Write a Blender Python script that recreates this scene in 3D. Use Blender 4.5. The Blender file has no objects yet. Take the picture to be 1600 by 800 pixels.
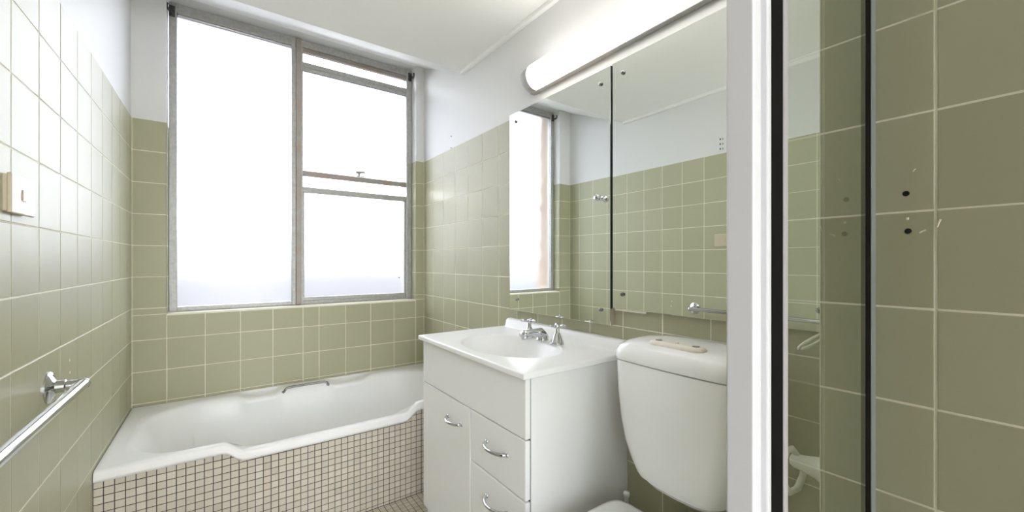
import bpy, bmesh, math, random
from mathutils import Vector, Matrix
random.seed(7)
S = bpy.context.scene
C = S.collection
PI = math.pi
H = 1.16                      # camera height above the floor; "r" heights below are relative to it

# ------------------------------------------------------------------ camera, sky, light, exposure
cam_d = bpy.data.cameras.new('camera'); cam = bpy.data.objects.new('camera', cam_d); C.objects.link(cam)
cam.location = (0, 0, H); cam.rotation_euler = (PI/2, 0, -0.6113)
cam_d.sensor_width = 36; cam_d.lens = 624.98/1600*36
cam_d.shift_x = (800-784.44)/1600; cam_d.shift_y = (409.16-400)/1600
cam_d.clip_start = 0.01
S.camera = cam

W = bpy.data.worlds.new('overcast_sky'); S.world = W; W.use_nodes = True
bg = W.node_tree.nodes['Background']; bg.inputs[0].default_value = (0.94, 0.975, 1.04, 1); bg.inputs[1].default_value = 2.8

S.view_settings.view_transform = 'Standard'; S.view_settings.look = 'None'
S.view_settings.gamma = 1; S.view_settings.use_curve_mapping = False
S.view_settings.exposure = 2.18
cy = S.cycles
cy.use_denoising = True
cy.max_bounces = 14; cy.diffuse_bounces = 8; cy.glossy_bounces = 6; cy.transmission_bounces = 8; cy.transparent_max_bounces = 16

# ------------------------------------------------------------------ materials
M = {}
def mat(name, col, rough=0.5, metal=0.0, spec=0.5, **kw):
    m = bpy.data.materials.new(name); m.use_nodes = True
    b = m.node_tree.nodes['Principled BSDF']
    b.inputs['Base Color'].default_value = (*col, 1)
    b.inputs['Roughness'].default_value = rough; b.inputs['Metallic'].default_value = metal
    b.inputs['Specular IOR Level'].default_value = spec
    M[name] = m
    return m, m.node_tree, b
def noise_bump(nt, b, scale, strength, dist=0.002, coord='Object', detail=2):
    tc = nt.nodes.new('ShaderNodeTexCoord'); n = nt.nodes.new('ShaderNodeTexNoise')
    n.inputs['Scale'].default_value = scale; n.inputs['Detail'].default_value = detail
    bp = nt.nodes.new('ShaderNodeBump'); bp.inputs['Strength'].default_value = strength; bp.inputs['Distance'].default_value = dist
    nt.links.new(tc.outputs[coord], n.inputs['Vector']); nt.links.new(n.outputs['Fac'], bp.inputs['Height']); nt.links.new(bp.outputs[0], b.inputs['Normal'])
    return n
def mottled(nt, b, c1, c2, scale, coord='Object', detail=3, lo=.35, hi=.65):
    tc = nt.nodes.new('ShaderNodeTexCoord'); n = nt.nodes.new('ShaderNodeTexNoise')
    n.inputs['Scale'].default_value = scale; n.inputs['Detail'].default_value = detail
    r = nt.nodes.new('ShaderNodeValToRGB')
    r.color_ramp.elements[0].color = (*c1, 1); r.color_ramp.elements[1].color = (*c2, 1)
    r.color_ramp.elements[0].position = lo; r.color_ramp.elements[1].position = hi
    nt.links.new(tc.outputs[coord], n.inputs['Vector']); nt.links.new(n.outputs['Fac'], r.inputs[0]); nt.links.new(r.outputs[0], b.inputs['Base Color'])

m, nt, b = mat('white_paint', (.72, .72, .715), .45)
noise_bump(nt, b, 60, .15, .001)
m, nt, b = mat('ceiling_paint', (.86, .86, .84), .6)
noise_bump(nt, b, 90, .1, .001)
mat('grout', (.82, .79, .66), .8)
mat('dark_grout', (.055, .045, .035), .85)
# glazed sage wall tile: a slightly different green on every piece, wavy glaze
m, nt, b = mat('sage_tile', (.42, .41, .28), .33, 0, .28)
oi = nt.nodes.new('ShaderNodeObjectInfo'); rp = nt.nodes.new('ShaderNodeValToRGB')
rp.color_ramp.elements[0].color = (.412, .405, .275, 1); rp.color_ramp.elements[1].color = (.442, .437, .305, 1)
nt.links.new(oi.outputs['Random'], rp.inputs[0]); nt.links.new(rp.outputs[0], b.inputs['Base Color'])
n = noise_bump(nt, b, 9, .06, .004, 'Object', 1)
# small unglazed mosaic: colour per cell of the mosaic grid
m, nt, b = mat('mosaic', (.52, .47, .40), .45)
ge = nt.nodes.new('ShaderNodeNewGeometry')
ad = nt.nodes.new('ShaderNodeVectorMath'); ad.operation = 'ADD'; ad.inputs[1].default_value = (.3277, .0135+1.16, -(H-.7358))
dv = nt.nodes.new('ShaderNodeVectorMath'); dv.operation = 'DIVIDE'; dv.inputs[1].default_value = (.0274, .0274, .0274)
fl = nt.nodes.new('ShaderNodeVectorMath'); fl.operation = 'FLOOR'
wn = nt.nodes.new('ShaderNodeTexWhiteNoise'); wn.noise_dimensions = '3D'
rp = nt.nodes.new('ShaderNodeValToRGB')
e = rp.color_ramp.elements; e[0].color = (.56, .51, .43, 1); e[1].color = (.66, .62, .54, 1)
for p_, c_ in ((.25, (.59, .54, .46, 1)), (.55, (.61, .57, .49, 1)), (.8, (.625, .565, .475, 1))):
    x = e.new(p_); x.color = c_
nt.links.new(ge.outputs['Position'], ad.inputs[0]); nt.links.new(ad.outputs[0], dv.inputs[0]); nt.links.new(dv.outputs[0], fl.inputs[0])
nt.links.new(fl.outputs[0], wn.inputs['Vector']); nt.links.new(wn.outputs['Value'], rp.inputs[0]); nt.links.new(rp.outputs[0], b.inputs['Base Color'])
mat('bath_enamel', (.90, .90, .90), .32)
mat('basin_white', (.90, .90, .90), .3)
mat('cabinet_white', (.86, .86, .86), .22)
mat('gap_shade', (.10, .10, .10), .7)  # dark colour standing in for shade between cabinet parts
mat('porcelain', (.90, .90, .90), .12)
mat('cream_plastic', (.80, .74, .67), .35)
mat('grey_plastic', (.30, .29, .28), .4)
mat('aged_plastic', (.36, .33, .22), .4)
mat('chrome', (.60, .61, .63), .08, 1)
mat('brushed_chrome', (.55, .55, .54), .2, 1)
mat('handle_steel', (.30, .30, .29), .25, 1)
mat('black_nickel', (.18, .18, .18), .15, 1)
m, nt, b = mat('window_aluminium', (.34, .34, .32), .42, .3)
mottled(nt, b, (.38, .38, .365), (.46, .46, .445), 60, detail=4)
m, nt, b = mat('worn_aluminium', (.50, .44, .38), .5, .3)
mottled(nt, b, (.36, .29, .24), (.36, .35, .33), 14, detail=5)
m, nt, b = mat('mirror_glass', (.92, .955, .935), .0, 1)
mat('mirror_edge', (.012, .02, .017), .5, 0, .2)
mat('timber_edge', (.50, .40, .33), .6)
mat('white_frame', (.52, .52, .53), .4)
mat('white_frame_pink', (.33, .31, .31), .4)
mat('black_rubber', (.004, .0035, .0035), .8, 0, .1)
mat('channel_grey', (.32, .36, .36), .35, .4)
mat('black_hole', (.004, .005, .005), .7)
mat('chip', (.78, .74, .60), .7)
mat('switch_beige', (.56, .49, .36), .3)
mat('silver_plastic', (.42, .42, .41), .4)
mat('dark_metal', (.10, .10, .095), .45, .8)
mat('holder_white', (.78, .78, .70), .3)
mat('door_white', (.80, .80, .78), .4)
m, nt, b = mat('brick', (.62, .40, .25), .85)
oi = nt.nodes.new('ShaderNodeObjectInfo'); rp = nt.nodes.new('ShaderNodeValToRGB')
rp.color_ramp.elements[0].color = (.36, .24, .15, 1); rp.color_ramp.elements[1].color = (.48, .35, .24, 1)
nt.links.new(oi.outputs['Random'], rp.inputs[0]); nt.links.new(rp.outputs[0], b.inputs['Base Color'])
m, nt, b = mat('dark_timber', (.09, .05, .03), .4)
mottled(nt, b, (.06, .035, .02), (.11, .065, .04), 6)
mat('mortar', (.62, .58, .52), .9)
m, nt, b = mat('concrete', (.36, .36, .38), .9)
mottled(nt, b, (.32, .32, .34), (.40, .40, .42), 3)
mat('render_grey', (.17, .165, .168), .9)
m, nt, b = mat('asphalt', (.10, .10, .115), .9)
mottled(nt, b, (.09, .09, .105), (.115, .115, .13), .3)
# lamp diffuser: gives off light
m, nt, b = mat('lamp_diffuser', (.9, .9, .88), .4)
b.inputs['Emission Color'].default_value = (1, .965, .92, 1); b.inputs['Emission Strength'].default_value = 1.9
# obscure window glass: scatters forward
m = bpy.data.materials.new('obscure_glass'); m.use_nodes = True; M['obscure_glass'] = m; nt = m.node_tree
nt.nodes.remove(nt.nodes['Principled BSDF']); out = nt.nodes['Material Output']
tr = nt.nodes.new('ShaderNodeBsdfTransparent'); tr.inputs[0].default_value = (.70, .705, .72, 1)
rf = nt.nodes.new('ShaderNodeBsdfRefraction'); rf.inputs['Color'].default_value = (.70, .705, .72, 1); rf.inputs['Roughness'].default_value = .42; rf.inputs['IOR'].default_value = 1.25
gl = nt.nodes.new('ShaderNodeBsdfGlossy'); gl.inputs['Color'].default_value = (.9, .9, .9, 1); gl.inputs['Roughness'].default_value = .3
tl = nt.nodes.new('ShaderNodeBsdfTranslucent'); tl.inputs['Color'].default_value = (.70, .705, .72, 1)
vo = nt.nodes.new('ShaderNodeTexVoronoi'); vo.inputs['Scale'].default_value = 260
tc = nt.nodes.new('ShaderNodeTexCoord'); bp = nt.nodes.new('ShaderNodeBump'); bp.inputs['Strength'].default_value = .06; bp.inputs['Distance'].default_value = .001
nt.links.new(tc.outputs['Object'], vo.inputs['Vector']); nt.links.new(vo.outputs['Distance'], bp.inputs['Height'])
nt.links.new(bp.outputs[0], rf.inputs['Normal'])
x1 = nt.nodes.new('ShaderNodeMixShader'); x1.inputs[0].default_value = .06
x2 = nt.nodes.new('ShaderNodeMixShader'); x2.inputs[0].default_value = .0
x3 = nt.nodes.new('ShaderNodeMixShader'); x3.inputs[0].default_value = .04
nt.links.new(rf.outputs[0], x1.inputs[1]); nt.links.new(tl.outputs[0], x1.inputs[2])
nt.links.new(x1.outputs[0], x2.inputs[1]); nt.links.new(tr.outputs[0], x2.inputs[2])
nt.links.new(x2.outputs[0], x3.inputs[1]); nt.links.new(gl.outputs[0], x3.inputs[2])
nt.links.new(x3.outputs[0], out.inputs[0])
# clear shower glass: see-through, Fresnel reflection from its near face
m = bpy.data.materials.new('clear_glass'); m.use_nodes = True; M['clear_glass'] = m; nt = m.node_tree
nt.nodes.remove(nt.nodes['Principled BSDF']); out = nt.nodes['Material Output']
tr = nt.nodes.new('ShaderNodeBsdfTransparent'); tr.inputs[0].default_value = (.955, .98, .96, 1)
gl = nt.nodes.new('ShaderNodeBsdfGlossy'); gl.inputs['Roughness'].default_value = .0
fr = nt.nodes.new('ShaderNodeFresnel'); fr.inputs[0].default_value = 1.5
ge = nt.nodes.new('ShaderNodeNewGeometry'); su = nt.nodes.new('ShaderNodeMath'); su.operation = 'SUBTRACT'; su.inputs[0].default_value = 1.5
mu = nt.nodes.new('ShaderNodeMath'); mu.operation = 'MULTIPLY'; mu.use_clamp = True
gt = nt.nodes.new('ShaderNodeMath'); gt.operation = 'SUBTRACT'; gt.inputs[0].default_value = 1.0
nt.links.new(ge.outputs['Backfacing'], gt.inputs[1])
m2 = nt.nodes.new('ShaderNodeMath'); m2.operation = 'MULTIPLY'; m2.inputs[1].default_value = 1.5
nt.links.new(fr.outputs[0], mu.inputs[0]); nt.links.new(gt.outputs[0], m2.inputs[0]); nt.links.new(m2.outputs[0], mu.inputs[1])
nt.nodes.remove(su)
mx = nt.nodes.new('ShaderNodeMixShader')
nt.links.new(mu.outputs[0], mx.inputs[0]); nt.links.new(tr.outputs[0], mx.inputs[1]); nt.links.new(gl.outputs[0], mx.inputs[2]); nt.links.new(mx.outputs[0], out.inputs[0])

# ------------------------------------------------------------------ helpers
def link(name, me, material=None, parent=None, loc=None):
    o = bpy.data.objects.new(name, me); C.objects.link(o)
    if material and me is not None and not me.materials: me.materials.append(M[material])
    if parent: o.parent = parent
    if loc: o.location = loc
    return o
def finish(bm, name, smooth=False):
    bmesh.ops.recalc_face_normals(bm, faces=bm.faces)
    me = bpy.data.meshes.new(name); bm.to_mesh(me); bm.free()
    if smooth:
        for p in me.polygons: p.use_smooth = True
    return me
def obj(name, bm, material, parent=None, smooth=False):
    return link(name, finish(bm, name, smooth), material, parent)
def empty(name, loc=(0, 0, 0)):
    o = bpy.data.objects.new(name, None); C.objects.link(o); o.location = loc; o.empty_display_size = .05
    return o
def keep(child, parent):             # parent without moving
    child.parent = parent
    child.matrix_parent_inverse = Matrix.Translation(-Vector(parent.location))
    return child
def tag(o, label, cat, group=None):
    o['label'] = label; o['category'] = cat
    if group: o['group'] = group
    return o
def structure(o): o['kind'] = 'structure'; return o
def box(bm, x0, x1, y0, y1, z0, z1, bev=0, seg=2):
    r = bmesh.ops.create_cube(bm, size=1)
    vs = r['verts']
    for v in vs:
        v.co = Vector((x0+(v.co.x+.5)*(x1-x0), y0+(v.co.y+.5)*(y1-y0), z0+(v.co.z+.5)*(z1-z0)))
    if bev:
        es = {e for v in vs for e in v.link_edges}
        bmesh.ops.bevel(bm, geom=list(es), offset=bev, segments=seg, affect='EDGES', profile=.5)
    return bm
def Box(x0, x1, y0, y1, z0, z1, bev=0, seg=2): return box(bmesh.new(), x0, x1, y0, y1, z0, z1, bev, seg)
def frame_of(t):
    t = t.normalized(); a = Vector((0, 0, 1)) if abs(t.z) < .9 else Vector((1, 0, 0))
    u = t.cross(a).normalized(); v = t.cross(u).normalized()
    return u, v
def tube(bm, pts, r, n=12, cap=True):
    pts = [Vector(p) for p in pts]; rs = r if isinstance(r, (list, tuple)) else [r]*len(pts)
    rings = []; u = None
    for i, p in enumerate(pts):
        t = (pts[min(i+1, len(pts)-1)]-pts[max(i-1, 0)]).normalized()
        if u is None: u, v = frame_of(t)
        else:
            u = (u-t*u.dot(t)).normalized(); v = t.cross(u)
        rings.append([bm.verts.new(p+u*math.cos(2*PI*k/n)*rs[i]+v*math.sin(2*PI*k/n)*rs[i]) for k in range(n)])
    for a, c in zip(rings, rings[1:]):
        for k in range(n): bm.faces.new((a[k], a[(k+1) % n], c[(k+1) % n], c[k]))
    if cap: bm.faces.new(rings[0][::-1]); bm.faces.new(rings[-1])
    return bm
def lathe(bm, prof, origin, axis='z', n=24):
    o = Vector(origin)
    ax = {'x': (Vector((1, 0, 0)), Vector((0, 1, 0)), Vector((0, 0, 1))), 'y': (Vector((0, 1, 0)), Vector((0, 0, 1)), Vector((1, 0, 0))), 'z': (Vector((0, 0, 1)), Vector((1, 0, 0)), Vector((0, 1, 0)))}[axis]
    rings = []
    for r, h in prof:
        if r < 1e-6: rings.append([bm.verts.new(o+ax[0]*h)])
        else: rings.append([bm.verts.new(o+ax[0]*h+ax[1]*r*math.cos(2*PI*k/n)+ax[2]*r*math.sin(2*PI*k/n)) for k in range(n)])
    for a, c in zip(rings, rings[1:]):
        for k in range(n):
            q = [a[k % len(a)], a[(k+1) % len(a)], c[(k+1) % len(c)], c[k % len(c)]]
            q = list(dict.fromkeys(q))
            if len(q) > 2: bm.faces.new(q)
    if len(rings[0]) > 1: bm.faces.new(rings[0][::-1])
    if len(rings[-1]) > 1: bm.faces.new(rings[-1])
    return bm
def loft(bm, loops, cap0=True, cap1=True):
    rs = [[bm.verts.new(p) for p in l] for l in loops]
    n = len(rs[0])
    for a, c in zip(rs, rs[1:]):
        for k in range(n): bm.faces.new((a[k], a[(k+1) % n], c[(k+1) % n], c[k]))
    if cap0: bm.faces.new(rs[0][::-1])
    if cap1: bm.faces.new(rs[-1])
    return rs
def rrect(x0, x1, y0, y1, r, ns=8, nc=6, nsy=None):
    """points of a rounded rectangle, counter-clockwise, same count for any size"""
    nsy = nsy or ns; P_ = []
    r = min(r, (x1-x0)/2-1e-4, (y1-y0)/2-1e-4)
    def side(a, b_, k): return [(a[0]+(b_[0]-a[0])*i/k, a[1]+(b_[1]-a[1])*i/k) for i in range(k)]
    def corner(cx_, cy_, a0): return [(cx_+r*math.cos(a0+PI/2*i/nc), cy_+r*math.sin(a0+PI/2*i/nc)) for i in range(nc)]
    P_ += side((x0+r, y0), (x1-r, y0), ns); P_ += corner(x1-r, y0+r, -PI/2)
    P_ += side((x1, y0+r), (x1, y1-r), nsy); P_ += corner(x1-r, y1-r, 0)
    P_ += side((x1-r, y1), (x0+r, y1), ns); P_ += corner(x0+r, y1-r, PI/2)
    P_ += side((x0, y1-r), (x0, y0+r), nsy); P_ += corner(x0+r, y0+r, PI)
    return P_
def sst(a, b_, x):
    t = max(0, min(1, (x-a)/(b_-a))); return t*t*(3-2*t)
def subsurf(o, lv=1):
    md = o.modifiers.new('subdivision', 'SUBSURF'); md.levels = lv; md.render_levels = lv
    return o
def bevel_smooth(me, ang=35):
    for p in me.polygons: p.use_smooth = True
    me.set_sharp_from_angle(angle=math.radians(ang))

# ------------------------------------------------------------------ room dimensions (metres)
XL, XR, XS = -.3532, 1.1508, .8967        # tile faces: left wall, mirror wall, shower wall
YW, YB, YN = 2.5876, -2.6, .2667          # window wall, back wall, end of the shower nib
YT = -.85                                 # tiling ends here behind the camera
PT = .1535                                # tile pitch
ZJ = H+.0800                              # a horizontal tile joint
ZT = ZJ+4*PT                              # top of the tiling
YC, ZC = 2.049, H+1.112                   # where the flat ceiling turns up, its height
ZCW = H+1.346                             # ceiling height at the window
GR = .0007                                # grout below tile face
JT = .003                                 # joint width
PL = .0035                                # plaster below tile face
T = .12

_tm = {}
def tile_mesh(w, h):
    k = (round(w, 4), round(h, 4))
    if k in _tm: return _tm[k]
    c, d_ = .0010, .0065
    bm = bmesh.new()
    def ring(i, z): return [bm.verts.new(((-w/2+i) if sx < 0 else (w/2-i), (-h/2+i) if sy < 0 else (h/2-i), z)) for sx, sy in ((-1, -1), (1, -1), (1, 1), (-1, 1))]
    a = ring(0, -d_); b_ = ring(0, -c*.8); t = ring(c, 0)
    for p_, q in ((a, b_), (b_, t)):
        for i in range(4): bm.faces.new((p_[i], p_[(i+1) % 4], q[(i+1) % 4], q[i]))
    bm.faces.new(t)
    me = finish(bm, 'wall_tile'); me.materials.append(M['sage_tile'])
    _tm[k] = me
    return me
ROT = {'+x': Matrix(((0, 0, 1), (1, 0, 0), (0, 1, 0))), '-x': Matrix(((0, 0, -1), (-1, 0, 0), (0, 1, 0))),
       '-y': Matrix(((1, 0, 0), (0, 0, -1), (0, 1, 0))), '+y': Matrix(((-1, 0, 0), (0, 0, 1), (0, 1, 0))), '+z': Matrix.Identity(3)}
rt = random.Random(3)
def lay(parent, facing, plane, us, vs, skip=None, name='wall_tile'):
    """tiles between the joint positions us (horizontal) and vs (vertical) on a wall facing +x, -x, -y"""
    R_ = ROT[facing].to_4x4()
    for u0, u1 in zip(us, us[1:]):
        for v0, v1 in zip(vs, vs[1:]):
            if skip and skip(u0, u1, v0, v1): continue
            w, h = u1-u0-JT, v1-v0-JT
            if w < .006 or h < .006: continue
            uc, vc = (u0+u1)/2, (v0+v1)/2
            o = link(name, tile_mesh(w, h), None, parent)
            tilt = Matrix.Rotation(rt.gauss(0, .0016), 4, 'X') @ Matrix.Rotation(rt.gauss(0, .0016), 4, 'Y')
            pos = (plane, uc, vc) if facing[1] == 'x' else (uc, plane, vc)
            o.matrix_local = Matrix.Translation(pos) @ R_ @ tilt
def joints(ref, lo, hi, step=PT, tol=.006):
    k = math.ceil((lo-ref)/step-1e-6); r = []
    while ref+k*step < hi-tol:
        if ref+k*step > lo+tol: r.append(ref+k*step)
        k += 1
    return [lo]+r+[hi]

# ------------------------------------------------------------------ structure
# floor with mosaic
MP = .0274
floor = structure(obj('floor', Box(XL-T, XR+T, YB-T, YW+T, -.12, -.0012), 'dark_grout'))
def mosaic_bm(bm, cx_, cy_, w, h, face):
    c, d_ = .0008, .003
    def pt(a, b_, n_):
        return (cx_+a, cy_+b_, n_) if face == 'z' else (cx_+a, n_, cy_+b_)
    def ring(i, n_): return [bm.verts.new(pt((-w/2+i) if sx < 0 else (w/2-i), (-h/2+i) if sy < 0 else (h/2-i), n_)) for sx, sy in ((-1, -1), (1, -1), (1, 1), (-1, 1))]
    s = 1 if face == 'z' else -1
    a = ring(0, -d_*s); b_ = ring(0, -c*s); t = ring(c, 0)
    for p_, q in ((a, b_), (b_, t)):
        for i in range(4): bm.faces.new((p_[i], p_[(i+1) % 4], q[(i+1) % 4], q[i]))
    bm.faces.new(t)
_mm = {}
def mosaic_mesh(w, h, face):
    k = (round(w, 4), round(h, 4), face)
    if k not in _mm:
        bm = bmesh.new(); mosaic_bm(bm, 0, 0, w, h, face); me = finish(bm, 'mosaic_tile'); me.materials.append(M['mosaic']); _mm[k] = me
    return _mm[k]
YA = 1.882                                # face of the mosaic bath front
fu = joints(-.3277, XL, XR, MP, .004); fv = joints(-.0135-1.16, YB, YA, MP, .004)
bm = bmesh.new(); nfl = 0
for u0, u1 in zip(fu, fu[1:]):
    for v0, v1 in zip(fv, fv[1:]):
        uc, vc = (u0+u1)/2, (v0+v1)/2
        if u1-u0 < .008 or v1-v0 < .008: continue
        if .40 < uc < .85 and 1.44 < vc:
            nfl += 1; link('mosaic_tile', mosaic_mesh(u1-u0-.0025, v1-v0-.0025, 'z'), None, floor, (uc, vc, 0))
        else: mosaic_bm(bm, uc, vc, u1-u0-.0025, v1-v0-.0025, 'z')
o = obj('mosaic_field', bm, 'mosaic', floor); o['kind'] = 'stuff'

# left wall; opening behind the camera added for fill light
wl = structure(obj('wall_left', (lambda b_: (box(b_, XL-T, XL-PL, -.85, YW+T, -.02, H+1.7), box(b_, XL-T, XL-PL, YB-T, -.85, 2.15, H+1.7), box(b_, XL-T, XL-PL, YB-T, YB+.12, -.02, 2.15))[0])(bmesh.new()), 'white_paint'))
obj('grout', Box(XL-PL-.001, XL-GR, YT, YW, 0, ZT-.0005), 'grout', wl)
zs = [0]+[ZJ+k*PT for k in range(-8, 5)]
zs = [z for z in zs if z == 0 or z > .03]
lay(wl, '+x', XL, joints(1.2469, YT, YW), zs)
d1 = structure(obj('dimming_door', Box(XL-.004, XL+.02, -.42, .48, .005, 2.05, .003), 'dark_timber'))  # unseen dark door, added to cut the light bounced into the shower
obj('door_handle', lathe(bmesh.new(), [(.022, 0), (.022, .004), (.009, .006), (.009, .035), (.024, .045), (.026, .058), (.015, .07), (0, .071)], (XL+.02, .42, 1.0), 'x', 20), 'chrome', d1, True)
# scuffs of old fixings on the left wall
for y_, z_ in ((1.632, H-.279), (1.636, H-.314)):
    obj('paint_chip', lathe(bmesh.new(), [(.004, -.002), (.004, .0005), (0, .0008)], (XL, y_, z_), 'x', 8), 'chip', wl)

# mirror wall
wr = structure(obj('wall_right', Box(XR+PL, XR+T, YN-.01, YW+T, -.02, H+1.7), 'white_paint'))
obj('grout', Box(XR+GR, XR+PL+.001, YN, YW, 0, ZT-.0005), 'grout', wr)
lay(wr, '-x', XR, joints(2.4394, YN, YW), zs)
for z_ in (.771, .6995):
    obj('nail_hole', lathe(bmesh.new(), [(.003, .0), (.003, .0045), (0, .005)], (XR-.0006, 2.19, H+z_), 'x', 8), 'dark_metal', wr)

# shower wall (thicker wall nib on the right) and its end face
ws = structure(obj('wall_shower', Box(XS+PL, XR+T, YB-T, YN-PL, -.02, H+1.7), 'white_paint'))
obj('grout', Box(XS+GR, XS+PL+.001, YT, YN-.0005, 0, H+1.1), 'grout', ws)
obj('grout', Box(XS+.0005, XR, YN-PL-.001, YN-GR, 0, H+1.1), 'grout', ws)
zs2 = zs+[ZJ+5*PT, ZJ+6*PT, H+1.1]
lay(ws, '-x', XS, joints(.1204, YT, YN), zs2)
lay(ws, '+y', YN, joints(XS, XS, XR), zs2)
for y_, z_ in ((.1532, .1092), (.1507, .0492)):
    obj('screw_hole', lathe(bmesh.new(), [(.0042, .0), (.0042, .002), (0, .003)], (XS-.0006, y_, H+z_), 'x', 14), 'black_hole', ws)
for (y_, z_, dy, dz, w_) in ((.1515, .0690, 0, .004, .0022), (.1345, .0475, -.007, .004, .0017), (.1435, .145, -.003, .004, .0010), (.1175, .0590, -.004, .012, .0016)):
    obj('tile_chip', tube(bmesh.new(), [(XS-.0003, y_-dy/2, H+z_-dz/2), (XS-.0003, y_, H+z_+.0008), (XS-.0003, y_+dy/2, H+z_+dz/2)], w_*.8, 6), 'chip', ws)

# window wall: painted slab around the opening, tiles below and beside it
WX0, WX1, WZ0 = -.2235, 1.091, H-.258
ww = structure(obj('wall_window', (lambda b_: (box(b_, XL-T, WX0-PL, YW+PL, YW+T+.02, -.02, H+1.7), box(b_, WX1+PL, XR+T, YW+PL, YW+T+.02, -.02, H+1.7),
      box(b_, WX0-PL, WX1+PL, YW+PL, YW+T+.02, -.02, WZ0-PL), box(b_, WX0-PL, WX1+PL, YW+PL, YW+T+.02, ZCW+.001, H+1.7))[0])(bmesh.new()), 'white_paint'))
obj('grout', (lambda b_: (box(b_, XL, WX0-GR, YW+GR, YW+PL+.001, WZ0-GR, ZT-.0005), box(b_, WX1+GR, XR, YW+GR, YW+PL+.001, WZ0-GR, ZT-.0005),
      box(b_, XL, XR, YW+GR, YW+PL+.001, .2, WZ0-GR))[0])(bmesh.new()), 'grout', ww)
us = [XL]+[-.2235+PT*j for j in range(5)]+[.477+PT*j for j in range(5)]+[XR]
zw = [ZJ+k*PT for k in range(-6, 5)]
zw2 = [z for z in zw if z < WZ0-.02]+[WZ0]
lay(ww, '-y', YW, us, zw2)
zw3 = [WZ0]+[z for z in zw if z > WZ0+.01]
lay(ww, '-y', YW, us[:2], zw3); lay(ww, '-y', YW, us[-2:], zw3)
YF = YW+.085                              # window frame plane
for fc, pl in (('+x', WX0), ('-x', WX1)):
    lay(ww, fc, pl, [YW+.001, YF+.01], zw3)
obj('grout', (lambda b_: (box(b_, WX0-PL-.001, WX0-GR, YW+GR, YF+.03, WZ0, ZT-.0005), box(b_, WX1+GR, WX1+PL+.001, YW+GR, YF+.03, WZ0, ZT-.0005))[0])(bmesh.new()), 'grout', ww)
for xa_, xb_ in ((XL-.001, XL+.0022), (XR-.0022, XR+.001)): obj('corner_grout', Box(xa_, xb_, YW-.0022, YW+.001, .3, ZT-.0005), 'grout', ww)
obj('window_sill', Box(WX0, WX1, YW-.001, YF+.03, WZ0-.01, WZ0-.0003, .0015), 'grout', ww)

# ceiling: flat, then rising to the window head; small cornice bead on the two long walls
bm = bmesh.new()
prof = [(YB-T, ZC), (YC, ZC), (YW+.15, ZCW+(ZCW-ZC)*.15/(YW-YC)), (YW+.15, ZCW+.4), (YB-T, ZCW+.4)]
prof[2] = (YW+PL, ZCW); prof.insert(3, (YF+.04, ZCW+.012))
prof[4] = (YF+.04, ZCW+.4)
loft(bm, [[(x_, y_, z_) for y_, z_ in prof] for x_ in (XL-T, XR+T)])
structure(obj('ceiling', bm, 'ceiling_paint'))
for nm, xa, xb in (('trim_1', XL-PL-.001, XL+.016), ('trim_2', XR-.016, XR+PL+.001)):
    structure(obj(nm, Box(xa, xb, YN if nm == 'trim_2' else YB, YC-.005, ZC-.022, ZC+.001, .004), 'ceiling_paint'))
# back wall, opening added for fill light; partition added to shade the shower wall
DX0, DX1, DZ = XL+.14, XS-.32, 2.16
structure(obj('wall_back', (lambda b_: (box(b_, XL-T, DX0, YB-T, YB, -.02, H+1.7), box(b_, DX1, XR+T, YB-T, YB, -.02, H+1.7), box(b_, DX0, DX1, YB-T, YB, DZ, H+1.7))[0])(bmesh.new()), 'white_paint'))
wp = structure(obj('wall_light_block', Box(.46, .56, YT, -.04, 0, ZC), 'white_paint'))
obj('grout', Box(.5595, .5615, YT, -.0405, 0, H+1.05), 'grout', wp)
lay(wp, '+x', .563, joints(-.12, YT, -.04), zs2)
structure(obj('added_ground_left', Box(-8, XL-T-.002, YB-T, .5, -.10, -.005), 'mortar'))  # pale ground added outside the left opening to bounce light in
structure(obj('added_ground_back', Box(-8, 3, -8, YB-T-.002, -.10, -.005), 'mortar'))  # unseen pale ground beyond the back opening, added for its bounce

# ------------------------------------------------------------------ window
win = structure(empty('window_1', (.43, YF, WZ0)))
def wpart(name, bm, material='window_aluminium', smooth=False): return keep(obj(name, bm, material, None, smooth), win)
zt = H+1.338
wpart('jamb', Box(WX0+.001, WX0+.034, YF-.012, YF+.035, WZ0, zt, .002))
wpart('jamb', Box(WX1-.038, WX1-.001, YF-.012, YF+.035, WZ0, zt, .002))
wpart('head', Box(WX0+.034, .343, YF-.010, YF+.035, H+1.293, zt, .002))
wpart('head', Box(.398, WX1-.038, YF-.010, YF+.035, H+1.297, zt, .002))
wpart('head_flange', Box(WX0+.034, .343, YF+.002, YF+.03, H+1.283, H+1.2935, .001), 'brushed_chrome')
wpart('bottom_rail', Box(WX0+.034, .343, YF-.010, YF+.035, WZ0, H-.234, .002))
wpart('bottom_rail', Box(.398, WX1-.038, YF-.006, YF+.035, WZ0, H-.236, .002))
wpart('mullion', Box(.340, .363, YF-.016, YF+.035, WZ0, zt, .003))
wpart('mullion', Box(.3625, .391, YF-.020, YF+.035, WZ0, zt, .003), 'worn_aluminium')
wpart('mullion', Box(.390, .401, YF-.012, YF+.035, WZ0, zt, .002))
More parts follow.
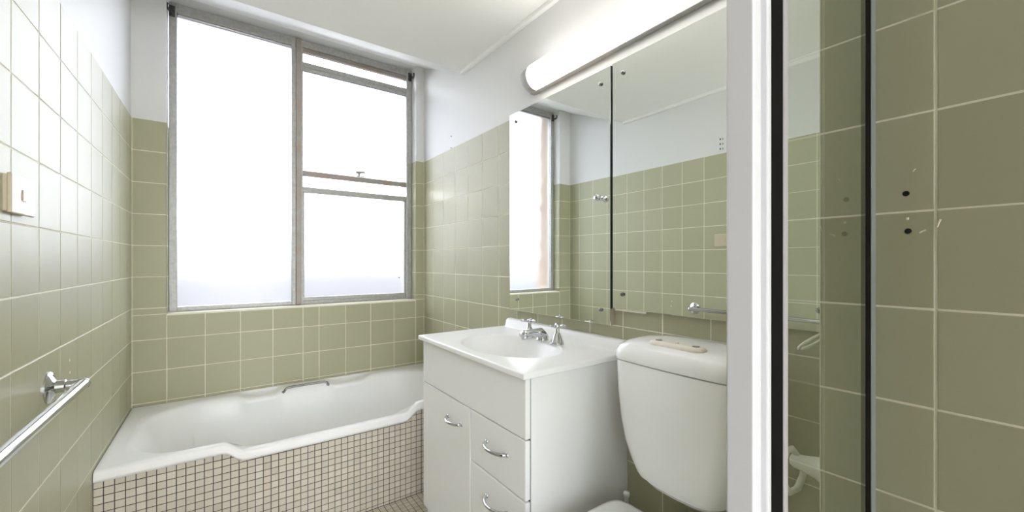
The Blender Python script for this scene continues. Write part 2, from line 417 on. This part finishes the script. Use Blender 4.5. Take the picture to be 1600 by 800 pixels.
# upper sliding sash (dropped a little) and lower sash
xa, xb = .398, WX1-.036
wpart('head_bead', Box(xa, xb, YF+.004, YF+.03, H+1.272, H+1.298, .002), 'worn_aluminium')
wpart('sash_rail', Box(xa, xb, YF+.000, YF+.024, H+1.185, H+1.212, .002))
wpart('sash_rail', Box(xa, xb, YF-.002, YF+.024, H+1.160, H+1.181, .002))
wpart('sash_rail', Box(xa, xb, YF-.004, YF+.018, H+.521, H+.553, .003), 'worn_aluminium')
wpart('sash_rail', Box(xa, xb, YF-.004, YF+.014, H+.420, H+.455, .003))
wpart('sash_rail', Box(xa, xb, YF-.002, YF+.022, H-.236, H-.214, .002))
wpart('sash_stile', Box(xb-.013, xb, YF+.002, YF+.022, H-.22, H+.43, .002))
wpart('sash_stile', Box(xa, xa+.013, YF+.002, YF+.022, H-.22, H+.43, .002))
bm = Box(.715, .765, YF-.016, YF-.002, H+.553, H+.558, .001); tube(bm, [(.728, YF-.014, H+.554), (.730, YF-.014, H+.577), (.745, YF-.016, H+.583), (.766, YF-.018, H+.584)], .008, 8)
tube(bm, [(.708, YF-.014, H+.579), (.738, YF-.014, H+.581)], .010, 8)
wpart('sash_latch', bm, 'brushed_chrome')
wpart('latch_keeper', Box(.725, .732, YF-.006, YF+.004, H+.455, H+.466, .001), 'brushed_chrome')
wpart('pane', Box(WX0+.030, .346, YF+.012, YF+.016, H-.238, H+1.29), 'obscure_glass')
wpart('pane', Box(xa-.002, xb+.002, YF+.012, YF+.016, H+.530, H+1.178), 'obscure_glass')
wpart('pane', Box(xa-.002, xb+.002, YF+.005, YF+.009, H-.225, H+.435), 'obscure_glass')
wpart('sash_finger_pull', lathe(bmesh.new(), [(.004, 0), (.004, .006), (0, .007)], (1.004, YF-.004, H-.108), 'y', 8), 'dark_metal')
# curtain wire hooks at the two top corners
def hook(lbl, x_, s):
    e_ = empty('curtain_hook', (x_, YF-.013, H+1.29)); tag(e_, lbl, 'hook', 'curtain wire hooks')
    keep(obj('backplate', Box(x_-.012, x_+.012, YF-.018, YF-.0125, H+1.262, H+1.318, .001), 'dark_metal'), e_)
    keep(obj('hook_arm', tube(bmesh.new(), [(x_, YF-.016, H+1.28), (x_, YF-.034, H+1.275), (x_+s*.012, YF-.046, H+1.28), (x_+s*.018, YF-.050, H+1.295), (x_+s*.014, YF-.048, H+1.308)], .0055, 8), 'dark_metal', None, True), e_)
hook('small dark metal curtain hook at the top left corner of the window', WX0+.014, -1)
hook('small dark metal curtain hook at the top right corner of the window', WX1-.014, 1)

# ------------------------------------------------------------------ outside the window
ext = structure(obj('wall_exterior', (lambda b_: (box(b_, -4, WX0-.03, YW+T+.021, YW+T+.20, -4, 5), box(b_, WX1+.03, 4, YW+T+.021, YW+T+.20, -4, 5),
      box(b_, WX0-.03, WX1+.03, YW+T+.021, YW+T+.20, -4, WZ0-.05), box(b_, WX0-.03, WX1+.03, YW+T+.021, YW+T+.20, ZCW+.03, 5))[0])(bmesh.new()), 'mortar'))
br = bmesh.new(); box(br, -.006, .006, -.05, .05, -.038, .038, .002, 1); brm = finish(br, 'brick'); brm.materials.append(M['brick'])
for k in range(19):
    z_ = WZ0-.01+k*.086
    for y_ in ((YW+T+.07, YW+T+.175) if k % 2 else (YW+T+.045, YW+T+.15)):
        o = link('brick', brm, None, ext, (WX0-.03, y_, z_))
structure(obj('added_dark_wall', Box(-15, 15, 9, 9.3, -3.5, H+.22), 'render_grey'))  # wall added outside so the lower panes turn greyer
structure(obj('ground', Box(-400, 400, YW+T+.021, 500, -3.6, -3.5), 'asphalt'))

# ------------------------------------------------------------------ bath and its mosaic front
ba = structure(obj('wall_bath', Box(XL, XR, YA+.0015, YA+.025, 0, H-.80), 'dark_grout'))
def zlip(x):  return -.045*sst(.005, .075, x)*(1-sst(.735, .805, x))
# upper edge of the apron core follows the lip
bm = bmesh.new(); xs = [XL+(XR-XL)*i/80 for i in range(81)]
loft(bm, [[(x, YA+.0015, H-.81), (x, YA+.018, H-.81), (x, YA+.018, H-.742+zlip(x)), (x, YA+.0015, H-.742+zlip(x))] for x in xs])
obj('grout', bm, 'dark_grout', ba)
mu_ = joints(-.3277, XL, XR, MP, .004); mv = [0]+[z for z in [H-.7358-MP*k for k in range(16, -2, -1)] if z > .006]
cells = []
for u0, u1 in zip(mu_, mu_[1:]):
    for v0, v1 in zip(mv, mv[1:]):
        uc, vc = (u0+u1)/2, (v0+v1)/2
        if u1-u0 < .007 or v1-v0 < .007: continue
        if v1 > H-.7385+.031+zlip(uc): continue
        cells.append((uc, vc, u1-u0-.0025, v1-v0-.0025))
bm = bmesh.new()
for i, (uc, vc, w, h) in enumerate(cells):
    if i < 300: link('mosaic_tile', mosaic_mesh(w, h, 'y'), None, ba, (uc, YA, vc))
    else: mosaic_bm(bm, uc, vc, w, h, 'y')
    if i >= 300: pass
# the remaining mosaic, shifted to the face plane
for v in bm.verts: v.co.y += YA
o = obj('mosaic_field', bm, 'mosaic', ba); o['kind'] = 'stuff'

tub = empty('bathtub', (.4, 2.2, H-.70)); tag(tub, 'white enamel bathtub with a dipped front edge under the window', 'bathtub')
X0, X1, Y0, Y1 = XL+.001, XR-.001, YA-.012, YW-.002
def ledge(x): return max(sst(.06, .12, x)*(1-sst(.235, .275, x)), sst(.505, .545, x)*(1-sst(.69, .77, x)))
def tl_(insL, insR, insF, insB, r, z, dip=1.0, push=0.0, drop=0.0):
    P_ = rrect(X0+insL, X1-insR, Y0+insF, Y1-insB, r, 90, 10, 16); L_ = []
    for x, y in P_:
        f = 1-sst(Y0+.02, Y0+.20, y)
        k = ledge(x)*sst(Y1-.25, Y1-.12, y)
        L_.append((x, y-push*k, H+z+dip*zlip(x)*f-drop*k))
    return L_
loops = [tl_(.002, .002, .030, .002, .004, -.7385), tl_(.001, .001, .0005, .001, .004, -.7385), tl_(0, 0, 0, 0, .004, -.728), tl_(0, 0, .001, 0, .005, -.709), tl_(.001, .001, .004, .001, .006, -.7015), tl_(.003, .003, .010, .003, .008, -.700),
         tl_(.012, .012, .014, .014, .02, -.6995), tl_(.018, .018, .018, .020, .03, -.6995, 1, -.002, .004), tl_(.022, .024, .021, .026, .05, -.6998, 1, -.004, .017),
         tl_(.052, .07, .030, .056, .16, -.701, 1, .026, .018), tl_(.062, .08, .037, .066, .19, -.7035, 1, .028, .0195), tl_(.071, .088, .043, .074, .20, -.710, 1, .028, .022),
         tl_(.080, .095, .049, .081, .20, -.724, .95, .024, .020), tl_(.090, .102, .055, .088, .20, -.745, .8, .012, .012),
         tl_(.125, .115, .070, .102, .20, -.83, .3), tl_(.17, .13, .085, .12, .19, -.93, 0), tl_(.23, .16, .12, .15, .17, -1.02, 0), tl_(.29, .20, .17, .20, .14, -1.065, 0), tl_(.36, .28, .24, .27, .08, -1.078, 0)]
bm = bmesh.new(); loft(bm, loops, cap0=False)
o = keep(obj('tub_shell', bm, 'bath_enamel', None, True), tub)
hy_ = 2.462
bm = bmesh.new()
pts = [(.276, hy_+.035, H-.716), (.276, hy_+.006, H-.711), (.278, hy_-.004, H-.704), (.286, hy_-.004, H-.692), (.30, hy_-.002, H-.687), (.33, hy_, H-.686), (.45, hy_, H-.686), (.481, hy_-.002, H-.687), (.495, hy_-.004, H-.692), (.503, hy_-.004, H-.704), (.505, hy_+.006, H-.711), (.505, hy_+.035, H-.716)]
tube(bm, pts, .0062, 10)
keep(obj('grab_handle', bm, 'handle_steel', None, True), tub)

# ------------------------------------------------------------------ vanity
VT = H-.310
van = empty('vanity_cabinet', (.93, 1.235, 0)); tag(van, 'white gloss vanity cabinet with one door and three drawers', 'cabinet')
y0, y1 = .8835, 1.583
def vp(name, bm, m_='cabinet_white', par=None, sm=False):
    o = obj(name, bm, m_, None, sm)
    if sm: bevel_smooth(o.data, 40)
    return keep(o, par or van)
vp('carcass', (lambda b_: (box(b_, .7205, XR-.001, y0, y0+.016, .002, VT-.0195, .0008), box(b_, .7205, XR-.001, y1-.016, y1, .002, VT-.0195, .0008),
      box(b_, .74, XR-.004, y0+.016, y1-.016, .13, .146), box(b_, XR-.012, XR-.002, y0+.016, y1-.016, .13, VT-.0195))[0])(bmesh.new()))
vp('gap_shade_strip', Box(.7186, .7204, y0+.003, y0+.015, .14, VT-.02), 'gap_shade')  # dark strip painted as the shade in the gap behind the fronts
vp('gap_shade_panel', Box(.722, .735, y0+.016, y1-.016, .146, VT-.16), 'gap_shade')  # dark sheet, gives the gaps between door and drawers their shade
vp('kickboard', Box(.755, .770, y0+.016, y1-.016, .002, .13, .001))
vp('false_front', Box(.7005, .7185, y0+.001, y1-.001, H-.503, VT-.021, .002))
dz0, dz1 = H-1.028, H-.507
def bow(name, par, ya, yb, z_):
    bm = bmesh.new(); n_ = 16; pts = []
    for i in range(n_+1):
        t = i/n_; pts.append((.699-.030*math.sin(PI*t)**.55, ya+(yb-ya)*t, z_))
    tube(bm, pts, [.0050+.001*abs(2*i/n_-1) for i in range(n_+1)], 10)
    for yy in (ya, yb): lathe(bm, [(.008, -.0005), (.008, -.0018), (.0065, -.0045), (0, -.005)], (.7005, yy, z_), 'x', 12)
    o = obj(name, bm, 'chrome', None, True); o.parent = par; return o
d_ = vp('door', Box(.7005, .7185, 1.192, y1-.001, dz0, dz1, .003))
bow('handle', d_, 1.350, 1.250, H-.580)
hd = (dz1-dz0-.010)/3
for i in range(3):
    za = dz1-hd*(i+1)-.005*i
    d_ = vp('drawer', Box(.7005, .7185, y0+.001, 1.188, za, za+hd, .003))
    bow('handle', d_, 1.085, .972, za+hd*.58)

# moulded basin top
bt = empty('wash_basin', (.92, 1.235, VT-.02)); tag(bt, 'moulded white basin top with oval bowl and low splashback on the vanity', 'basin')
bx0, bx1, by0, by1 = .684, XR-.001, .872, 1.595
bcx, bcy, ra, rb = .885, 1.215, .155, .225
bm = bmesh.new(); N = 72; loops = []
def rectpt(a, ins, z_):
    c, s = math.cos(a), math.sin(a); X_, Y_ = (bx1-ins if c > 0 else bx0+ins), (by1-ins if s > 0 else by0+ins)
    tx = (X_-bcx)/c if abs(c) > 1e-9 else 9; ty = (Y_-bcy)/s if abs(s) > 1e-9 else 9
    t = min(tx, ty); return (bcx+c*t, bcy+s*t, z_)
angs = sorted([2*PI*k/N for k in range(N)]+[math.atan2(Y_-bcy, X_-bcx) % (2*PI) for X_ in (bx0, bx1) for Y_ in (by0, by1)])
def ell(k, z_): return [(bcx+ra*k*math.cos(math.atan2(math.sin(a)/rb, math.cos(a)/ra)), bcy+rb*k*math.sin(math.atan2(math.sin(a)/rb, math.cos(a)/ra)), z_) for a in angs]
loops.append([rectpt(a, .004, VT-.0195) for a in angs]); loops.append([rectpt(a, 0, VT-.017) for a in angs]); loops.append([rectpt(a, 0, VT-.004) for a in angs]); loops.append([rectpt(a, .0015, VT-.001) for a in angs]); loops.append([rectpt(a, .005, VT) for a in angs])
loops += [ell(1.06, VT), ell(1.02, VT-.001), ell(1.0, VT-.004), ell(.97, VT-.012), ell(.92, VT-.035), ell(.82, VT-.075), ell(.66, VT-.105), ell(.45, VT-.122), ell(.2, VT-.130), ell(.09, VT-.131)]
loft(bm, loops, cap0=False)
# back splash rising from the top
o = keep(obj('top', bm, 'basin_white', None), bt); bevel_smooth(o.data, 50)
bm = bmesh.new()
pr = [(1.112, -.0005), (1.116, .010), (1.121, .030), (1.126, .037), (1.134, .0395), (XR-.002, .0395), (XR-.002, -.0005)]
ys = [by0+.004, by0+.012, by0+.03]+[1.0+i*.1 for i in range(5)]+[by1-.05, by1-.03, by1-.016, by1-.012]
def spl(y):
    k = min(1, (y-by0-.004)/.012+.6) if y < by0+.03 else (1 if y < by1-.03 else max(.05, min(1, (by1-.010-y)/.02)))
    return k
loft(bm, [[(x+(1-spl(y))*.02*(1 if x < 1.14 else 0), y, VT+z_*(spl(y) if z_ > 0 else 1)) for x, z_ in pr] for y in ys])
o = keep(obj('splashback', bm, 'basin_white', None), bt); bevel_smooth(o.data, 50)
keep(obj('waste', lathe(bmesh.new(), [(.020, -.002), (.020, .002), (.016, .003), (.014, .001), (0, .0005)], (bcx, bcy, VT-.130), 'z', 20), 'chrome', None, True), bt)
# taps
def tap(lbl, y_, rot):
    e_ = empty('basin_tap', (1.040, y_, VT)); tag(e_, lbl, 'tap', 'basin taps')
    keep(obj('cone_base', lathe(bmesh.new(), [(.0265, 0), (.0265, .003), (.0245, .006), (.0115, .038), (.0085, .042), (.0085, .058), (.007, .060)], (1.040, y_, VT+.0004), 'z', 28), 'chrome', None, True), e_)
    bm = bmesh.new(); lathe(bm, [(.006, .056), (.010, .060), (.011, .068), (.009, .072), (0, .074)], (1.040, y_, VT), 'z', 16)
    for k in range(3):
        a = rot+2*PI*k/3; c, s = math.cos(a), math.sin(a)
        tube(bm, [(1.040+c*.006, y_+s*.006, VT+.066), (1.040+c*.030, y_+s*.030, VT+.0695), (1.040+c*.036, y_+s*.036, VT+.0695)], [.0042, .0048, .003], 8)
    keep(obj('cross_handle', bm, 'chrome', None, True), e_)
tap('chrome cross-handle basin tap farther from the toilet, behind the spout tip', 1.288, .6)
tap('chrome cross-handle basin tap nearer to the toilet cistern', 1.121, .95)
e_ = empty('basin_spout', (1.04, 1.21, VT)); tag(e_, 'low chrome basin spout between the two cross-handle taps', 'spout')
bm = bmesh.new(); secs = []
for x_, z_, w_, h_ in ((1.062, .012, .014, .012), (1.052, .018, .020, .018), (1.036, .0255, .0215, .0235), (1.015, .031, .018, .017), (.985, .036, .0165, .0125), (.960, .038, .0175, .0125), (.945, .0345, .0185, .0135), (.938, .031, .017, .010)):
    secs.append([(x_, 1.208+w_*math.cos(2*PI*k/16), VT+z_+h_*math.sin(2*PI*k/16)) for k in range(16)])
loft(bm, secs); keep(obj('spout_body', bm, 'chrome', None, True), e_)
keep(obj('spout_base', lathe(bmesh.new(), [(.0245, 0), (.0245, .004), (.0215, .008), (.0205, .022), (0, .024)], (1.042, 1.208, VT+.0004), 'z', 24), 'chrome', None, True), e_)
keep(obj('aerator', lathe(bmesh.new(), [(.011, -.004), (.0125, 0), (.0125, .014), (0, .015)], (.953, 1.208, VT+.016), 'z', 18), 'chrome', None, True), e_)

# ------------------------------------------------------------------ mirrors
mc = empty('mirror_cabinet_door', (1.126, 1.235, H-.225)); tag(mc, 'mirrored cabinet door with knob above the vanity, left of the two mirrors', 'mirror')
ya, yb, za, zb = .937, 1.534, H-.225, H+.693
tiltm = Matrix.Translation((1.122, 1.235, 0)) @ Matrix.Rotation(math.radians(.4), 4, 'Z') @ Matrix.Translation((-1.122, -1.235, 0))
def mp(name, bm, m_, par, sm=False, til=True):
    if til: bmesh.ops.transform(bm, matrix=tiltm, verts=bm.verts)
    return keep(obj(name, bm, m_, None, sm), par)
mp('door_board', Box(1.1265, 1.146, ya+.001, yb-.001, za+.001, zb-.001), 'timber_edge', mc)
mp('mirror_glass', Box(1.1215, 1.1262, ya, yb, za, zb, .0008, 1), 'mirror_glass', mc)
mp('mirror_edge', Box(1.1222, 1.1300, ya-.0012, ya-.0002, H-.166, zb), 'mirror_edge', mc)
def cap_screw(par, x_, y_, z_, til):
    mp('screw_cap', lathe(bmesh.new(), [(.0068, 0), (.0068, -.003), (.0055, -.0065), (0, -.0078)], (x_, y_, z_), 'x', 14), 'black_nickel', par, True, til)
for y_, z_ in ((1.484, .651), (.980, .643), (1.475, -.174), (.979, -.173)): cap_screw(mc, 1.1216, y_, H+z_, True)
mp('knob', lathe(bmesh.new(), [(.009, 0), (.009, -.002), (.005, -.004), (.005, -.014), (.011, -.018), (.0125, -.024), (.010, -.030), (0, -.032)], (1.1216, .978, H+.229), 'x', 18), 'chrome', mc, True)
wm = empty('wall_mirror', (1.146, .62, H-.165)); tag(wm, 'large frameless wall mirror above the toilet, right of the cabinet door', 'mirror')
mp('backing', Box(1.1347, XR-.0005, .2950, .934, H-.160, H+.700), 'mirror_edge', wm, False, False)
mp('mirror_glass', Box(1.1298, 1.1345, .288, .9355, H-.163, H+.699, .0008, 1), 'mirror_glass', wm, False, False)
for y_, z_ in ((.887, .650), (.888, -.112), (.335, .650), (.335, -.112)): cap_screw(wm, 1.1299, y_, H+z_, False)
mp('paper_backing', Box(1.1330, 1.1370, .80, .925, H-.170, H-.1632), 'chip', wm, False, False)

# ------------------------------------------------------------------ wall light
wlp = empty('wall_light', (1.13, .9, H+.75)); tag(wlp, 'long lit tube wall light with grey end cap above the mirrors', 'lamp')
LE, LN, lz = 1.405, .42, H+.808
def dsec(y_, x_back, depth, hh): return [(x_back-depth*math.sin(PI*k/14), y_, lz+hh*math.cos(PI*k/14)) for k in range(15)]
keep(obj('base_plate', Box(1.128, XR+.003, LN+.01, LE-.012, lz-.060, lz+.060, .003), 'silver_plastic'), wlp)
bm = bmesh.new(); loft(bm, [dsec(LN+.048, 1.128, .056, .056), dsec(LE-.055, 1.128, .056, .056)]); o = keep(obj('diffuser', bm, 'lamp_diffuser', None), wlp); bevel_smooth(o.data, 50)
for a, c in ((LE-.0555, LE), (LN+.0485, LN)):
    bm = bmesh.new(); sg = 1 if c > a else -1
    loft(bm, [dsec(a, XR+.003, .083, .0605), dsec(a+sg*.022, XR+.003, .083, .0605), dsec(a+sg*.042, XR+.003, .079, .0575), dsec(a+sg*.052, XR+.003, .070, .050), dsec(c, XR+.003, .055, .040)])
    o = keep(obj('end_cap', bm, 'silver_plastic', None), wlp); bevel_smooth(o.data, 50)

# ------------------------------------------------------------------ toilet
toi = empty('toilet', (.8, .615, 0)); tag(toi, 'white close-set toilet with dual-flush cistern between vanity and shower screen', 'toilet')
TC = .615
def csec(hw, xf, z_, r): return [(x, y, H+z_) for x, y in rrect(xf, XR-.003, TC-hw, TC+hw, r, 8, 10)]
def csec2(hw, xf, z_, rf, bow_=.012):
    L_ = []
    for x, y in rrect(xf, XR-.003, TC-hw, TC+hw, rf, 10, 10):
        t = (XR-.003-x)/(XR-.003-xf); q = (y-TC)/hw
        L_.append((x-bow_*(1-q*q)*t+0*t, y, H+z_))
    return L_
bm = bmesh.new()
loft(bm, [csec2(.085, 1.03, -.640, .04), csec2(.105, 1.005, -.636, .05), csec2(.116, .995, -.624, .055), csec2(.118, .994, -.6135, .055), csec2(.129, .981, -.6105, .055), csec2(.136, .976, -.600, .06), csec2(.150, .972, -.570, .06), csec2(.165, .967, -.520, .055), csec2(.174, .964, -.46, .05), csec2(.180, .962, -.38, .045), csec2(.1835, .961, -.30, .045), csec2(.1835, .961, -.2885, .045), csec2(.174, .971, -.2880, .045)])
ci = keep(obj('cistern', bm, 'porcelain', None), toi); bevel_smooth(ci.data, 30)
def sub(o): o.parent = ci; return o
bm = bmesh.new()
loft(bm, [csec2(.176, .969, -.2845, .045), csec2(.1865, .957, -.2840, .048), csec2(.1875, .956, -.275, .048), csec2(.1865, .958, -.262, .05), csec2(.180, .965, -.247, .055), csec2(.168, .980, -.237, .06), csec2(.150, 1.003, -.231, .06), csec2(.11, 1.035, -.2285, .05), csec2(.05, 1.07, -.228, .03)])
o = sub(obj('cistern_lid', bm, 'porcelain', None)); bevel_smooth(o.data, 50)
def pill(hw, hx, z_, n_=10): return [(x, y, H+z_) for x, y in rrect(1.008-hx, 1.008+hx, TC-hw, TC+hw, hx*.98, 6, 8)]
bm = bmesh.new(); loft(bm, [pill(.080, .022, -.234), pill(.080, .022, -.2275), pill(.076, .018, -.2225), pill(.070, .013, -.2205)])
o = sub(obj('button_plate', bm, 'cream_plastic')); bevel_smooth(o.data, 50)
for y_ in (TC-.054, TC+.054):
    sub(obj('flush_button', lathe(bmesh.new(), [(.009, 0), (.009, .0018), (.006, .0024), (0, .0012)], (1.008, y_, H-.2205), 'z', 16), 'grey_plastic', None, True))
sub(obj('plate_screw_cap', lathe(bmesh.new(), [(.006, 0), (.006, .003), (.004, .004), (0, .0042)], (1.008, TC, H-.2205), 'z', 14), 'cream_plastic', None, True))
# seat lid, seat and pan
def egg(k, z_, xb_=.985, xf_=.50, hw=.180):
    L_ = []; n_ = 56
    cxe = xb_-.20
    for i in range(n_):
        a = 2*PI*i/n_; c, s = math.cos(a), math.sin(a)
        if c > 0:   # towards the cistern: squarer
            e_ = 9; X_ = (xb_-cxe)*math.copysign(abs(c)**(2/e_), c); Y_ = hw*math.copysign(abs(s)**(2/e_), s)
        else: X_ = (cxe-xf_)*c; Y_ = hw*s
        L_.append((cxe+X_*k, TC+Y_*k, H+z_))
    return L_
bm = bmesh.new(); loft(bm, [egg(.985, -.733), egg(1, -.730), egg(1, -.716), egg(.985, -.7105), egg(.93, -.708), egg(.5, -.7065)]); o = keep(obj('seat_lid', bm, 'porcelain'), toi); bevel_smooth(o.data, 50)
bm = bmesh.new(); loft(bm, [egg(.97, -.752), egg(.99, -.749), egg(.99, -.738), egg(.975, -.7345)]); o = keep(obj('seat', bm, 'porcelain'), toi); bevel_smooth(o.data, 50)
def pan(kx, kw, z_, sx=0): return [(TCX+(x-TCX)*kx+sx, TC+(y-TC)*kw, z_) for x, y, _ in egg(1, 0)]
TCX = .76
bm = bmesh.new(); loft(bm, [pan(.62, .58, .0, .05), pan(.64, .60, .01, .05), pan(.60, .56, .05, .05), pan(.58, .52, .14, .06), pan(.68, .64, .22, .05), pan(.84, .84, .31, .03), pan(.95, .96, .375, .01), pan(.97, .98, .398), pan(.95, .95, .4075)])
o = keep(obj('pan', bm, 'porcelain'), toi); bevel_smooth(o.data, 50)
for y_ in (TC-.07, TC+.07):
    keep(obj('hinge', tube(bmesh.new(), [(.978, y_-.015, H-.722), (.978, y_+.015, H-.722)], .009, 12), 'porcelain', None, True), toi)
bm = bmesh.new(); tube(bm, [(1.085, .60, H-.635), (1.085, .60, H-.72), (1.075, .60, H-.80), (1.04, .60, H-.845), (.97, .60, H-.86)], .023, 16)
lathe(bm, [(.034, -.03), (.034, -.012), (.027, 0), (.027, .012)], (1.085, .60, H-.648), 'z', 18)
keep(obj('flush_pipe', bm, 'aged_plastic', None, True), toi)
# toilet brush standing in the corner behind the pan
tbx, tby = 1.085, .838
tb = empty('toilet_brush', (tbx, tby, 0)); tag(tb, 'white toilet brush handle standing between vanity side and toilet lid', 'toilet brush')
keep(obj('holder', lathe(bmesh.new(), [(.030, 0), (.034, .004), (.032, .12), (.027, .125), (.025, .12), (.024, .02), (0, .02)], (tbx, tby, 0.0), 'z', 20), 'porcelain', None, True), tb)
keep(obj('handle', lathe(bmesh.new(), [(.012, .02), (.012, .11), (.0085, .13), (.0088, H-.7665), (.0105, H-.7660), (.0108, H-.757), (.0090, H-.7525), (0, H-.7515)], (tbx, tby, 0), 'z', 16), 'porcelain', None, True), tb)

# ------------------------------------------------------------------ towel rail on the left wall
tr_ = empty('towel_rail', (XL, 1.1, H-.31)); tag(tr_, 'polished chrome towel rail on the left tiled wall', 'towel rail')
rx, rz = XL+.062, H-.313
for y_ in (1.462, .690):
    bm = bmesh.new(); lathe(bm, [(.039, 0), (.039, .003), (.036, .006), (.022, .011), (.016, .014), (.0155, .030), (.0125, .032), (.0125, .060)], (XL, y_, rz), 'x', 28)
    o = keep(obj('wall_bracket', bm, 'chrome', None), tr_); bevel_smooth(o.data, 35)
    keep(obj('end_elbow', lathe(bmesh.new(), [(0, -.0135), (.008, -.0115), (.0122, -.006), (.0135, 0), (.0135, .004)] if y_ < 1 else [(.0135, -.004), (.0135, 0), (.0122, .006), (.008, .0115), (0, .0135)], (rx, y_, rz), 'y', 18), 'chrome', None, True), tr_)
    for dz in (.027, -.027):
        keep(obj('screw', lathe(bmesh.new(), [(.0045, 0), (.0045, .002), (0, .003)], (XL+.0075, y_+.002, rz+dz), 'x', 10), 'brushed_chrome'), tr_)
o = keep(obj('bar', tube(bmesh.new(), [(rx, .693, rz), (rx, 1.459, rz)], .0125, 24), 'chrome', None), tr_); bevel_smooth(o.data, 40)

# light switch on the left wall
sw = empty('light_switch', (XL, 1.265, H+.138)); tag(sw, 'beige surface-mounted light switch on the left tiled wall', 'light switch')
keep(obj('mounting_block', Box(XL-.001, XL+.007, 1.208, 1.322, H+.101, H+.175, .001), 'switch_beige'), sw)
keep(obj('faceplate', Box(XL+.006, XL+.013, 1.204, 1.326, H+.098, H+.178, .0025), 'switch_beige'), sw)
keep(obj('rocker', Box(XL+.0125, XL+.0150, 1.256, 1.274, H+.126, H+.150, .001), 'switch_beige'), sw)
# small slotted plate on the painted left wall
sp = empty('slotted_plate', (XL, 1.285, H+.752)); tag(sp, 'small white slotted plate on painted wall above the tiles, seen in mirror', 'plate')
keep(obj('plate', Box(XL-PL-.0005, XL+.002, 1.262, 1.306, H+.706, H+.800, .001), 'white_paint'), sp)
for z_ in (.722, .753, .784):
    keep(obj('slot', Box(XL+.0015, XL+.0028, 1.290, 1.297, H+z_-.006, H+z_+.006), 'dark_metal'), sp)
    keep(obj('slot', Box(XL+.0015, XL+.0028, 1.274, 1.281, H+z_-.007, H+z_+.004), 'grey_plastic'), sp)

# ------------------------------------------------------------------ shower screen
ss = empty('shower_screen', (.63, .19, 0)); tag(ss, 'white framed glass shower screen panel beside the toilet', 'shower screen')
zt_ = 1.96
def sp_(name, bm, m_): return keep(obj(name, bm, m_), ss)
sp_('frame_post', Box(.4525, .4706, .190, .2182, 0, zt_, .0022, 3), 'white_frame')
bm = bmesh.new(); loft(bm, [[(.4707, .191, z_), (.4862, .1985, z_), (.4862, .216, z_), (.4707, .216, z_)] for z_ in (0, zt_)]); sp_('frame_rebate', bm, 'white_frame')
sp_('frame_lip', Box(.4862, .4958, .190, .216, 0, zt_, .002), 'white_frame')
sp_('door_seal', Box(.4959, .5298, .191, .210, 0, zt_, .002), 'black_rubber')
sp_('glazing_bead', Box(.5299, .5412, .190, .206, 0, zt_, .002), 'white_frame_pink')
sp_('glass_panel', Box(.5413, .8450, .1905, .1965, .032, zt_-.032), 'clear_glass')
sp_('wall_seal', Box(.8452, .8725, .1900, .1964, 0, zt_, .001), 'black_rubber')
sp_('wall_channel', Box(.8727, XS-.0002, .189, .199, 0, zt_, .001), 'channel_grey')
sp_('bottom_rail', Box(.5413, .8450, .182, .212, 0, .031, .002), 'white_frame')
sp_('top_rail', Box(.5413, .8450, .182, .212, zt_-.031, zt_, .002), 'white_frame')

# ------------------------------------------------------------------ fittings on the end of the wall nib
th = empty('toilet_roll_holder', (1.0, YN, H-.44)); tag(th, 'white plastic toilet roll holder behind the shower glass', 'roll holder')
tx, tz = 1.005, H-.425
o = keep(obj('mount', lathe(bmesh.new(), [(.040, 0), (.040, .006), (.034, .010), (.022, .035), (.016, .060), (.015, .075), (.010, .082), (0, .083)], (tx, YN, tz), 'y', 24), 'holder_white', None, True), th)
keep(obj('roll_arm', tube(bmesh.new(), [(tx, YN+.07, tz+.012), (tx-.006, YN+.078, tz+.026), (tx-.025, YN+.082, tz+.024), (tx-.05, YN+.08, tz+.002), (tx-.06, YN+.075, tz-.028), (tx-.045, YN+.070, tz-.052), (tx-.012, YN+.066, tz-.052), (tx+.004, YN+.062, tz-.03), (tx+.004, YN+.058, tz-.005)], .0065, 10), 'holder_white', None, True), th)
tg = empty('towel_ring', (1.0, YN, H-.17)); tag(tg, 'thin white towel ring hanging behind the shower glass edge', 'towel ring')
rgx, rgz = 1.005, H-.163
keep(obj('rosette', lathe(bmesh.new(), [(.018, 0), (.018, .004), (.008, .008), (.007, .026), (0, .028)], (rgx, YN, rgz+.019), 'y', 18), 'holder_white', None, True), tg)
pts = [(rgx+.062*math.cos(a_), YN+.040-.018*math.sin(a_), rgz+.019*math.sin(a_)) for a_ in [2*PI*k/28 for k in range(29)]]
keep(obj('ring', tube(bmesh.new(), pts, .0030, 8, False), 'holder_white', None, True), tg)
